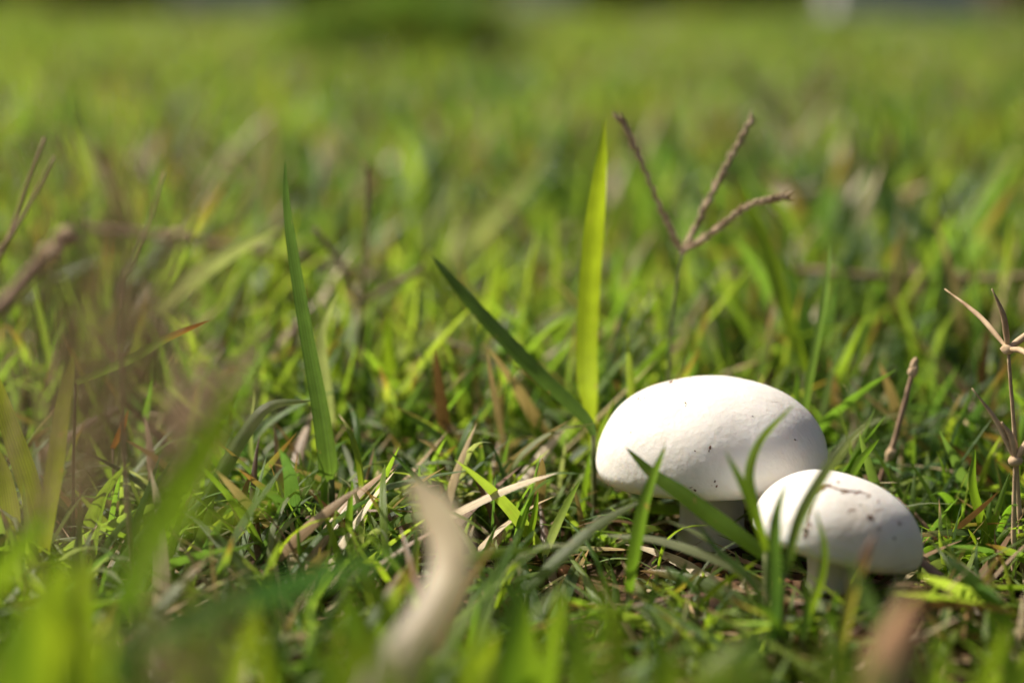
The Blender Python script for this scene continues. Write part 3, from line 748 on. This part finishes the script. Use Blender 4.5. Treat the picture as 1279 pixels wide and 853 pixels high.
# ------------------------------------------------------------------ turf shoots, each a thing with its leaves
def make_shoot(k):
    rnd = random.Random(100 + k)
    leaves = []
    nl = rnd.randint(4, 6); h = rnd.uniform(0.004, 0.010)
    lean = Vector((rnd.uniform(-.5, .5), rnd.uniform(-.5, .5), 1)) * h
    for i in range(nl):
        a = (i % 2) * math.pi + rnd.uniform(-.7, .7) + k
        b = lean * ((i + 1) / nl); ln = rnd.uniform(0.016, 0.038); el = rnd.uniform(.3, 1.2)
        d = Vector((math.cos(a), math.sin(a), 0))
        pts = [b, b + d * (ln * .4 * math.cos(el)) + Vector((0, 0, ln * .42 * math.sin(el))), b + d * (ln * .75 * math.cos(el * .8)) + Vector((0, 0, ln * .7 * math.sin(el * .8))),
               b + d * (ln * math.cos(el * .55)) + Vector((0, 0, ln * .85 * math.sin(el * .6)))]
        c = rnd.choice([GRN, MGR, YGR, PGR, GRN, MGR]); c2 = tuple(v * rnd.uniform(.8, 1.2) for v in c)
        leaves.append(ribbon(pts, rnd.uniform(.0014, .0022), 'blade', cols=(c, c2), roll=rnd.uniform(-30, 30), fold=.4, n=10, across=3, tip=(.75, TANC) if rnd.random() < .15 else None))
    st = tube([Vector((0, 0, -0.002)), lean * .5, lean], lambda t: 0.0008 - 0.0003 * t, n=5, sides=6)
    return st, leaves
protos = [make_shoot(k) for k in range(9)]
for st, _ in protos: st.materials.append(STEMG)
placed = 0
rs = random.Random(5)
while placed < 150:
    yy = rs.uniform(0.345, 0.60); xx = rs.uniform(-1, 1) * (0.31 * yy + .01)
    if any(math.hypot(xx - m[4].x, yy - m[4].y) < m[5] * 1.3 for m in MUSH): continue
    if any(math.hypot(xx - m[0].x, yy - m[0].y) < m[1] * 1.1 for m in MUSH): continue
    st, lv = protos[placed % len(protos)]
    root = empty("turf_shoot", (xx, yy, float(ground_z(xx, yy))))
    s = rs.uniform(.75, 1.3) * (0.8 if yy < .40 else 1.0)
    root.rotation_euler = (rs.uniform(-.3, .3), rs.uniform(-.3, .3), rs.uniform(0, 6.28)); root.scale = (s, s, s)
    tag(root, "short turf shoot with narrow spreading leaves rooted in the thatch", "grass shoot", "short turf shoots round the mushrooms")
    link("stem", st, STEMG, root)
    for me in lv: link("leaf", me, LEAF, root)
    placed += 1

def px_shoot(base, leaves, label, group=None):
    root = empty("grass_shoot", P(*base)); tag(root, label, "grass shoot", group)
    for pts, wd, c in leaves:
        me = ribbon([P(*p) for p in pts], wd * base[2] / FPX, 'blade', cols=c, roll=random.uniform(-30, 30), fold=.45)
        under(link("leaf", me, LEAF), root)
    me = tube([P(base[0], base[1] + 14, base[2]), P(*base), P(base[0] - 1, base[1] - 22, base[2])], lambda t: .0011 - .0004 * t, n=6)
    under(link("stem", me, STEMG), root)
px_shoot((1233, 694, 0.397), [([(1233, 690, 0.397), (1226, 650, 0.397), (1215, 605, 0.397), (1218, 560, 0.397)], 14, (YGR, GRN)), ([(1233, 685, 0.395), (1245, 640, 0.395), (1262, 588, 0.397)], 9, (YGR, GRN)),
    ([(1232, 685, 0.397), (1234, 650, 0.397), (1239, 615, 0.400)], 9, (MGR, GRN)), ([(1230, 695, 0.393), (1222, 680, 0.392), (1209, 660, 0.391)], 8, (YGR, YGR)), ([(1229, 690, 0.392), (1230, 665, 0.391), (1229, 642, 0.391)], 10, (GRN, YGR)),
    ([(1230, 697, 0.389), (1205, 690, 0.387), (1178, 697, 0.386)], 9, (YGR, GRN)), ([(1237, 692, 0.392), (1252, 668, 0.391), (1268, 655, 0.391)], 8, (GRN, YGR))],
    "fresh green shoot with upright narrow leaves beside the dry seed stalks")
px_shoot((596, 650, .42), [([(596, 650, .42), (625, 628, .418), (668, 622, .416)], 9, (PGR, MGR)), ([(596, 650, .42), (622, 612, .42), (655, 596, .42)], 9, (MGR, PGR)), ([(596, 650, .42), (570, 640, .415), (530, 648, .412)], 10, (PGR, PGR)),
    ([(596, 650, .42), (610, 610, .42), (612, 580, .42)], 10, (GRN, YGR))], "spreading shoot with grey-green leaves beside the curled dry leaf")

# ------------------------------------------------------------------ seed heads
def spike(pts, r, seed, tipgrow=1.0):
    rnd = random.Random(seed)
    V, Q = tube_data(pts, lambda t: r * .7, n=14, sides=6, bump=.1); parts = [(V, Q)]
    n = 30; c = catmull(pts, n * 2)
    for k in range(1, n):
        p = c[2 * k - 1]; tan = (c[min(2 * k + 1, 2 * n - 1)] - c[2 * k - 2]).normalized()
        sd = tan.cross(Vector((0, 1, 0))).normalized() * (1 if k % 2 else -1)
        ax = tan + sd * rnd.uniform(.12, .35) + Vector((0, rnd.uniform(-.3, .3), 0))
        parts.append(grain_data(p + sd * r * .35, ax, r * rnd.uniform(3.6, 5.2), r * rnd.uniform(.38, .6) * (1 + .35 * (k / n) * tipgrow)))
    V, Q = merge(parts)
    return raw_mesh("spike", V, Q)

def seed_head(label, stem, spikes, r, node, group=None, mat=SEED, stem_mat=TWIG):
    root = empty("seed_stalk", P(*stem[0])); tag(root, label, "seed head", group)
    under(link("stem", tube(footed([P(*p) for p in stem]), lambda t: r * (.75 - .2 * t), n=18, sides=8), stem_mat), root)
    for k, s in enumerate(spikes):
        under(link("spike", spike([P(*p) for p in s], r, k + int(node[0])), mat), root)
    me = lump("node", r * 1.25, (1, 1, 1), seed=node[0], sub=2); o = link("node", me, mat); o.location = P(*node); l = o.location.copy(); under(o, root); o.location = l
    return root
sg = "dry seed heads standing above the turf"
Y = .455
seed_head("forked brown seed head with three stiff spikes behind the large mushroom", [(833, 560, Y), (836, 440, Y), (843, 370, Y), (853, 315, Y)],
    [[(853, 315, Y), (834, 280, Y), (806, 215, Y), (786, 168, Y), (774, 146, Y)], [(853, 315, Y), (878, 265, Y + .004), (907, 208, Y + .007), (941, 146, Y + .01)], [(853, 315, Y), (893, 288, Y - .004), (935, 257, Y - .008), (985, 245, Y - .012)]], .00074, (853, 314, Y), sg, stem_mat=STEMG)
Y = .82
seed_head("blurred reddish seed head with spread spikes in the far turf", [(975, 330, Y), (978, 250, Y), (982, 165, Y)],
    [[(982, 165, Y), (955, 125, Y), (922, 82, Y)], [(982, 165, Y), (1005, 125, Y), (1033, 85, Y)], [(982, 165, Y), (975, 140, Y), (962, 112, Y)]], .0010, (982, 165, Y), sg)
Y = .51
seed_head("small reddish seed head with three thin spikes beside the tall dark blade", [(452, 470, Y), (450, 420, Y), (449, 382, Y)],
    [[(449, 382, Y), (425, 330, Y), (393, 286, Y)], [(449, 382, Y), (458, 300, Y), (458, 208, Y)], [(449, 382, Y), (480, 362, Y), (526, 337, Y)]], .0007, (449, 382, Y), sg)
Y = .395
def spikelet_stalk(label, stem, nodes):
    root = empty("seed_stalk", P(*stem[0])); tag(root, label, "seed stalk", "dry tan seed stalks beside the fresh shoot")
    under(link("stem", tube([P(*p) for p in stem], lambda t: .0007 - .0003 * t, n=20, sides=8, bump=.12), STRAW), root)
    for node, ends in nodes:
        o = link("node", lump("node", .0016, (1, 1, .9), seed=node[1], sub=2), STRAW); o.location = P(*node); l = o.location.copy(); under(o, root); o.location = l
        for e, r in ends:
            a, b = P(*node), P(*e); mid = (a + b) / 2 + Vector((.0008, 0, .0006))
            under(link("husk", tube([a, mid, b], lambda t, r=r: r * .72 * (.55 + .9 * math.sin(min(1, t * 1.1) * math.pi) ** .8) * (1 - .5 * t), n=12, sides=8, bump=.08), STRAW), root)
    return root
spikelet_stalk("tall tan seed stalk with a star of dry husks at the top", [(1279, 745, Y), (1273, 640, Y), (1267, 540, Y), (1259, 438, Y)],
    [((1259, 436, Y), [((1239, 361, Y), .0009), ((1296, 408, Y), .0011), ((1180, 361, Y + .02), .0008), ((1284, 446, Y - .01), .0009)])])
spikelet_stalk("shorter tan seed stalk with pale pointed husks low down", [(1266, 745, Y - .012), (1266, 660, Y - .012), (1268, 574, Y - .012)],
    [((1268, 575, Y - .012), [((1251, 527, Y - .012), .0011), ((1214, 485, Y - .01), .0008), ((1288, 540, Y - .014), .0012)])])

# dry stick with a bud
root = empty("dry_stick", P(1088, 640, .427)); tag(root, "thin brown dry stick with a knobbly bud behind the small mushroom", "stick")
under(link("shaft", tube([P(1088, 640, .427), P(1103, 590, .427), P(1114, 562, .427), P(1129, 507, .427), P(1141, 462, .427)], lambda t: .00082 - .00018 * t, n=24, bump=.09), TWIG), root)
for (a, b, s, z) in ((1113, 566, .0013, 1.5), (1141, 462, .0012, 1.7), (1142, 454, .0009, 1.8)):
    o = link("bud", lump("bud", s, (1, 1, z), seed=a, sub=3), STRAW); o.rotation_euler = (0, .25, 0)
    o.location = P(a, b, .427); l = o.location.copy(); under(o, root); o.location = l

# tan straws
def straw(label, pts, r, mat=STRAW, group=None, name="dry_straw", cat="straw", bump=.1):
    W3 = footed([P(*p) for p in pts])
    me = tube(W3, lambda t: r * (1 - .45 * t), n=20, sides=7, bump=bump); me.transform(Matrix.Translation(-W3[0]))
    o = link(name, me, mat); o.location = W3[0]
    return tag(o, label, cat, group)
px_blade([(435, 520, .50), (490, 478, .503), (520, 455, .506), (551, 428, .51)], 11, (PGR, TANC), "slanting dried blade with a tan tip before bright upright grass", roll=20, tip=(.4, TANC))
px_blade([(428, 540, .49), (500, 520, .49), (565, 508, .49)], 8, (BRN, TANC), "flat brown straw lying behind the open turf", name="dry_straw", cat="straw", roll=20, dry=1)
rm = random.Random(77)
for k in range(26):
    a = rm.uniform(120, 1260); Yk = rm.uniform(.46, .66)
    b0 = 426 + FPX * math.tan(math.atan(.125 / Yk) - PITCH)
    dx, dy = rm.uniform(-110, 110), rm.uniform(25, 95)
    px_blade([(a, b0, Yk), (a + dx * .45, b0 - dy * .6, Yk), (a + dx, b0 - dy, Yk + rm.uniform(-.02, .02))], rm.uniform(6, 13), rm.choice([(PGR, TANC), (TANC, TANC), (BRN, TANC), ((.3, .2, .11), BRN)]),
             "dry tan blade leaning through the green turf", "dry blades leaning through the green turf", name="dry_blade_of_grass", roll=rm.uniform(-40, 40), dry=.8, n=12, across=3)
straw("thin crooked straw lying beside the seed stalks", [(1150, 750, .375), (1200, 742, .375), (1245, 740, .375), (1290, 762, .375)], .0005)
straw("brown straw slanting below the seed stalks", [(1140, 815, .34), (1180, 785, .345), (1215, 762, .35)], .0011, TWIG)
straw("reddish straw propped against the seed stalks", [(1195, 715, .40), (1235, 705, .40), (1290, 690, .40)], .0007, TWIG)
straw("curved green-brown straw arching beside the small cap", [(1210, 745, .40), (1180, 690, .405), (1150, 650, .41), (1120, 622, .415)], .0007, TWIG)
straw("thin pale straw before the dark hollow", [(935, 760, .37), (950, 785, .37), (960, 795, .37)], .0006)
straw("dark straw leaning at the edge of the large cap", [(640, 630, .43), (655, 605, .43), (670, 590, .43)], .0008, TWIG)

# long runner stems
def runner(label, pts, r, nodes):
    root = empty("runner_stem", P(*pts[0])); tag(root, label, "runner stem", "brown creeping runner stems")
    under(link("stalk", tube([P(*p) for p in pts], r, n=40, sides=8, bump=.08), RUNM if r < .0014 else TWIG), root)
    for (a, b, c, s) in nodes:
        o = link("node", lump("node", s, (1.6, 1, 1), seed=a, sub=3), STRAW); o.location = P(a, b, c); l = o.location.copy(); under(o, root); o.location = l
runner("long brown runner stem stretched level above the far turf", [(1420, 335, .54), (1290, 345, .55), (1190, 350, .56), (1080, 345, .56), (1000, 338, .57), (900, 345, .58)], .00135, [(1190, 349, .558, .0032)])
runner("brown runner stem creeping behind the tall dark blade", [(100, 285, .58), (220, 298, .58), (320, 315, .58), (420, 335, .59), (540, 352, .60)], .0015, [(222, 298, .578, .0028)])
runner("knobbly tan runner end close beside the feathery seed heads", [(-140, 440, .30), (-20, 400, .31), (40, 340, .315), (84, 298, .32)], .0014, [(62, 318, .316, .0017), (84, 296, .32, .0018)])

# curled dry leaf before the open turf, and the brown dead leaf
def dead_leaf(label, pts, wids, mat, roll, fold, thick, group=None):
    W3 = [P(*p) for p in pts]
    n = 30
    def prof(t):
        i = min(int(t * (len(wids) - 1)), len(wids) - 2); f = t * (len(wids) - 1) - i
        return wids[i] * (1 - f) + wids[i + 1] * f
    Ym = sum(p[2] for p in pts) / len(pts)
    me = ribbon(W3, Ym / FPX, prof, roll=roll, fold=fold, n=n, cols=((.62, .51, .40), (.72, .59, .43)), dry=.3, across=7)
    me.transform(Matrix.Translation(-W3[0]))
    o = link("dead_leaf", me, mat); o.location = W3[0]
    if thick:
        s = o.modifiers.new("thickness", 'SOLIDIFY'); s.thickness = thick; s.offset = 0
    return tag(o, label, "dead leaf", group)
dead_leaf("curled cream dry leaf bent like a bow before open turf", [(330, 1090, .245), (400, 960, .25), (460, 880, .255), (500, 825, .26), (540, 765, .266), (562, 715, .271), (558, 670, .276), (540, 635, .28), (515, 600, .284)], [66, 74, 72, 68, 60, 54, 56, 52, 20], LEAF, -14, .28, 0)
dead_leaf("broad brown dead leaf standing below the small mushroom", [(1080, 1120, .225), (1098, 960, .228), (1110, 860, .231), (1128, 800, .234), (1140, 750, .238)], [50, 80, 80, 62, 20], BROWNLEAF, 10, .6, .0004)

DARKSEED = mottled("dark_seed_husk", (0.15, 0.10, 0.045), (0.34, 0.25, 0.12), 420, 0.75, 0.4)
# feathery brown seed heads at the left, close to the lens
def feathery(label, base, neck, tips, nbr, r, mat, seed):
    rnd = random.Random(seed); root = empty("feathery_seed_stalk", P(*base)); tag(root, label, "seed head", "feathery brown seed heads")
    b, nk = P(*base), P(*neck)
    under(link("stem", tube([footed([b, nk])[0], (b + nk) / 2 + Vector((.001, 0, 0)), nk], r * 1.6, n=12, sides=6), TWIG), root)
    parts = []; (x0, x1, y0, y1, d0, d1) = tips
    for k in range(nbr):
        tp = P(rnd.uniform(x0, x1), rnd.uniform(y0, y1), rnd.uniform(d0, d1))
        st = nk + (b - nk) * rnd.uniform(-.35, .45) + Vector((rnd.uniform(-1, 1) * .006, rnd.uniform(-1, 1) * .006, 0))
        md = (st + tp) / 2 + Vector((rnd.uniform(-1, 1), rnd.uniform(-1, 1), rnd.uniform(-.3, 1))) * .002
        parts.append(tube_data([st, md, tp], lambda t: r * (.42 - .2 * t), n=7, sides=4))
        c = catmull([st, md, tp], 12)
        for q in range(3, 12, 2):
            ax = c[q] - c[q - 1] + Vector((rnd.uniform(-1, 1), rnd.uniform(-1, 1), rnd.uniform(-1, 1))) * .0006
            parts.append(grain_data(c[q], ax, r * rnd.uniform(6, 9), r * rnd.uniform(.8, 1.3)))
    V, Q = merge(parts)
    under(tag(link("panicle", raw_mesh("panicle", V, Q), mat), kind="stuff"), root)
feathery("fine brown feathery seed head spread high before the far turf", (60, 900, .24), (130, 520, .245), (-20, 310, 70, 400, .225, .285), 120, .00024, DARKSEED, 1)
feathery("low dark feathery seed head beside the broad olive blades", (20, 880, .27), (60, 620, .275), (-40, 260, 290, 540, .27, .335), 70, .00025, DARKSEED, 2)
feathery("pale straw-coloured feathery seed head leaning over the bent blade", (190, 800, .27), (205, 590, .275), (210, 340, 395, 520, .275, .30), 45, .00026, STRAW, 3)
feathery("short brown feathery seed head low in the near turf", (230, 930, .21), (240, 860, .212), (90, 330, 620, 800, .215, .26), 26, .00021, DARKSEED, 4)

# two leaning tan stems at the left edge
for pts in ([(-60, 420, .36), (0, 320, .362), (30, 240, .365), (56, 172, .368)], [(-50, 400, .355), (10, 300, .357), (40, 250, .36), (68, 196, .362)]):
    straw("thin tan straw leaning beside the knobbly runner end", pts, .0006, STRAW, "thin leaning straws by the runner end")
straw("dark reddish straw rising behind the feathery seed heads", [(150, 400, .35), (165, 330, .35), (185, 280, .352), (205, 215, .355)], .0005, STRAW)

# pebbles and soil lumps
def pebble(px, py, Y, wpx, sq, mat, label, group):
    p = P(px, py, Y); r = wpx * .5 * Y / FPX
    o = link("pebble" if mat is PEB else "soil_lump", lump("pebble", r, sq, seed=px, sub=3, rough=.25), mat)
    o.location = (p.x, p.y, float(ground_z(p.x, p.y)) + r * sq[2] * .55); o.rotation_euler = (0, 0, random.uniform(0, 1))
    tag(o, label, "pebble" if mat is PEB else "soil lump", group)
pebble(618, 553, .50, 66, (1, .6, .34), PEB, "flat pinkish tan stone lying in the turf behind the hooped blade", None)
pebble(566, 560, .50, 34, (1, .7, .5), PEB, "small tan stone beside the flat pinkish stone", None)
for (a, b, c, d) in ((455, 582, .47, 22), (390, 566, .48, 26), (437, 552, .49, 24), (356, 545, .5, 26), (345, 520, .53, 24), (480, 590, .462, 16)):
    pebble(a, b, c, d, (1, .8, .6), PEB, "small rounded tan pebble near the foot of the tall dark blade", "tan pebbles by the tall dark blade")
for (a, b, c, d) in ((500, 718, .395, 18), (472, 720, .395, 15), (515, 722, .393, 12), (415, 775, .372, 18), (385, 795, .37, 22), (562, 780, .37, 12), (1010, 725, .40, 12), (870, 735, .39, 14), (905, 742, .385, 12), (640, 640, .43, 12)):
    pebble(a, b, c, d, (1, .8, .65), REDP, "reddish brown soil lump showing between near grass blades", "reddish soil lumps between the blades")

# ------------------------------------------------------------------ far edge of the field
def tussock(label, px, Y, rx, ry, h, nb, tone, name="grass_tussock", dark=1.0):
    cx = P(px, 50, Y).x
    a = rng.random(nb) * 2 * np.pi; r = np.sqrt(rng.random(nb))
    x = cx + np.cos(a) * r * rx; y = Y + np.sin(a) * r * ry
    arr = blades(x, y, h * (1.15 - .6 * r ** 2) * U(.7, 1.15, nb), U(.005, .010, nb), np.abs(rng.normal(.15, .3, nb)) + .3 * r, U(0, 1.0, nb), 4, 2, .03 * np.ones(nb), tone * np.ones(nb))
    arr[2][:, :3] *= dark
    me = raw_mesh(name, *arr); o = link(name, me, LEAF); me.transform(Matrix.Translation((-cx, -Y, 0))); o.location = (cx, Y, 0)
    tag(o, label, "grass tussock", kind="thing")
tussock("wide dark green grass tussock standing out of the far lawn", 510, 2.6, .17, .13, .150, 5000, .1, dark=.9)
tussock("low green grass tussock on the far lawn near the pale pillar", 900, 4.6, .35, .2, .08, 2200, .55)

def leafy(name, label, cat, x0, x1, y0, y1, z0, z1, n, size, cols, group=None, trunk=None):
    root = empty(name, ((x0 + x1) / 2, (y0 + y1) / 2, 0)); tag(root, label, cat, group, kind="thing")
    r = rng
    # leaves spread through a lumpy volume
    p = np.stack([r.random(n) * 2 - 1, r.random(n) * 2 - 1, r.random(n) * 2 - 1], -1)
    d = np.linalg.norm(p * np.array([.9, .9, .9]), axis=1)
    p = p[d < 1.12]; n = len(p)
    c = np.stack([(x0 + x1) / 2 + p[:, 0] * (x1 - x0) / 2, (y0 + y1) / 2 + p[:, 1] * (y1 - y0) / 2, (z0 + z1) / 2 + p[:, 2] * (z1 - z0) / 2], -1)
    a = r.normal(size=(n, 3)); a /= np.linalg.norm(a, axis=1, keepdims=True)
    b = np.cross(a, r.normal(size=(n, 3))); b /= np.linalg.norm(b, axis=1, keepdims=True)
    s = size * r.uniform(.6, 1.3, n)[:, None]
    V = np.stack([c - a * s, c + b * s * .45, c + a * s, c - b * s * .45], 1).reshape(-1, 3)
    Q = np.arange(n * 4).reshape(-1, 4)
    col = np.array(cols)[r.integers(0, len(cols), n)] * r.uniform(.7, 1.2, n)[:, None]
    col = np.repeat(np.concatenate([col, np.ones((n, 1))], 1), 4, 0)
    uv = np.tile(np.array([(.5, 0), (1, .5), (.5, 1), (0, .5)]), (n, 1))
    under(link("crown", raw_mesh("crown", V, Q, col, uv), LEAF), root)
    if trunk:
        (tx, ty, tr, th) = trunk
        t3 = [Vector((tx, ty, -.1)), Vector((tx + .02, ty, th * .5)), Vector((tx - .05, ty + .05, th))]
        tk = under(link("trunk", tube(t3, lambda t: tr * (1.25 - .6 * t), n=14, sides=14, bump=.06), BARK), root)
        for k in range(5):
            aa = k * 1.3; e = t3[2] + Vector((math.cos(aa) * .9, math.sin(aa) * .9, .8))
            under(link("limb", tube([Vector((tx, ty, th * .75)), (t3[2] + e) / 2, e], lambda t: tr * .45 * (1 - .7 * t), n=8, sides=8), BARK), root)
    return root
BARK = mottled("bark", (0.05, 0.034, 0.024), (0.12, 0.085, 0.06), 8, .9, .8, .02)
WHITEW = mottled("white_render", (0.62, 0.62, 0.62), (0.78, 0.77, 0.75), 6, .85, .2, .002)
GREYW = mottled("grey_render", (0.34, 0.34, 0.36), (0.46, 0.46, 0.47), 5, .85, .2, .002)
HC = [(.03, .06, .015), (.05, .085, .02), (.02, .04, .012)]
HB = [(.11, .10, .05), (.14, .13, .06), (.09, .09, .04)]
leafy("hedge", "dark clipped evergreen hedge closing off the far lawn", "hedge", .12, .85, 7.6, 8.4, -.05, 1.3, 9000, .05, HC)
leafy("shrub", "brownish green rough shrub beyond the far lawn edge", "shrub", -2.3, -1.3, 7.8, 8.8, -.05, 1.2, 9000, .05, HB)
leafy("shrub", "low olive shrub beside the dark clipped hedge", "shrub", .9, 1.4, 8.2, 9.0, -.05, 1.0, 6000, .05, HB)
leafy("hedge", "long green back hedge running behind the pale walls", "hedge", -7, 7, 10.0, 11.2, -.1, 1.7, 42000, .08, HB)
leafy("tree", "dark trunked broadleaf tree beside the pale pillar", "tree", .6, 4.0, 5.6, 8.8, 1.9, 4.8, 9000, .08, HC, trunk=(2.05, 6.9, .16, 2.4))
def wall_thing(name, label, cat, px0, px1, Y, depth, h, mat, cap):
    x0, x1 = P(px0, 10, Y).x, P(px1, 10, Y).x
    root = empty(name, ((x0 + x1) / 2, Y + depth / 2, 0)); tag(root, label, cat, kind="thing")
    for nm, a, b, c, d, z0, z1, m in (("body", x0, x1, Y, Y + depth, -.05, h, mat), ("plinth", x0 - .02, x1 + .02, Y - .02, Y + depth + .02, -.05, .05, GREYW), ("coping", x0 - .03, x1 + .03, Y - .03, Y + depth + .03, h, h + cap, mat)):
        bm = bmesh.new(); bmesh.ops.create_cube(bm, size=1)
        bmesh.ops.scale(bm, vec=(b - a, d - c, z1 - z0), verts=bm.verts); bmesh.ops.translate(bm, vec=((a + b) / 2, (c + d) / 2, (z0 + z1) / 2), verts=bm.verts)
        bmesh.ops.bevel(bm, geom=bm.edges[:], offset=.008, segments=2, affect='EDGES')
        me = bpy.data.meshes.new(nm); bm.to_mesh(me); bm.free()
        under(link(nm, me, m, smooth=False), root)
wall_thing("pillar", "pale grey rendered pillar standing beyond the far lawn", "pillar", 1040, 1225, 5.8, .14, 1.5, WHITEW, .06)
wall_thing("garden_wall", "short white rendered wall beyond the far lawn beside brownish shrub", "wall", 215, 350, 7.6, .25, .9, WHITEW, .05)
wall_thing("garden_wall", "low grey rendered wall beyond the far lawn beside dark hedge", "wall", 640, 722, 7.4, .25, .6, WHITEW, .05)
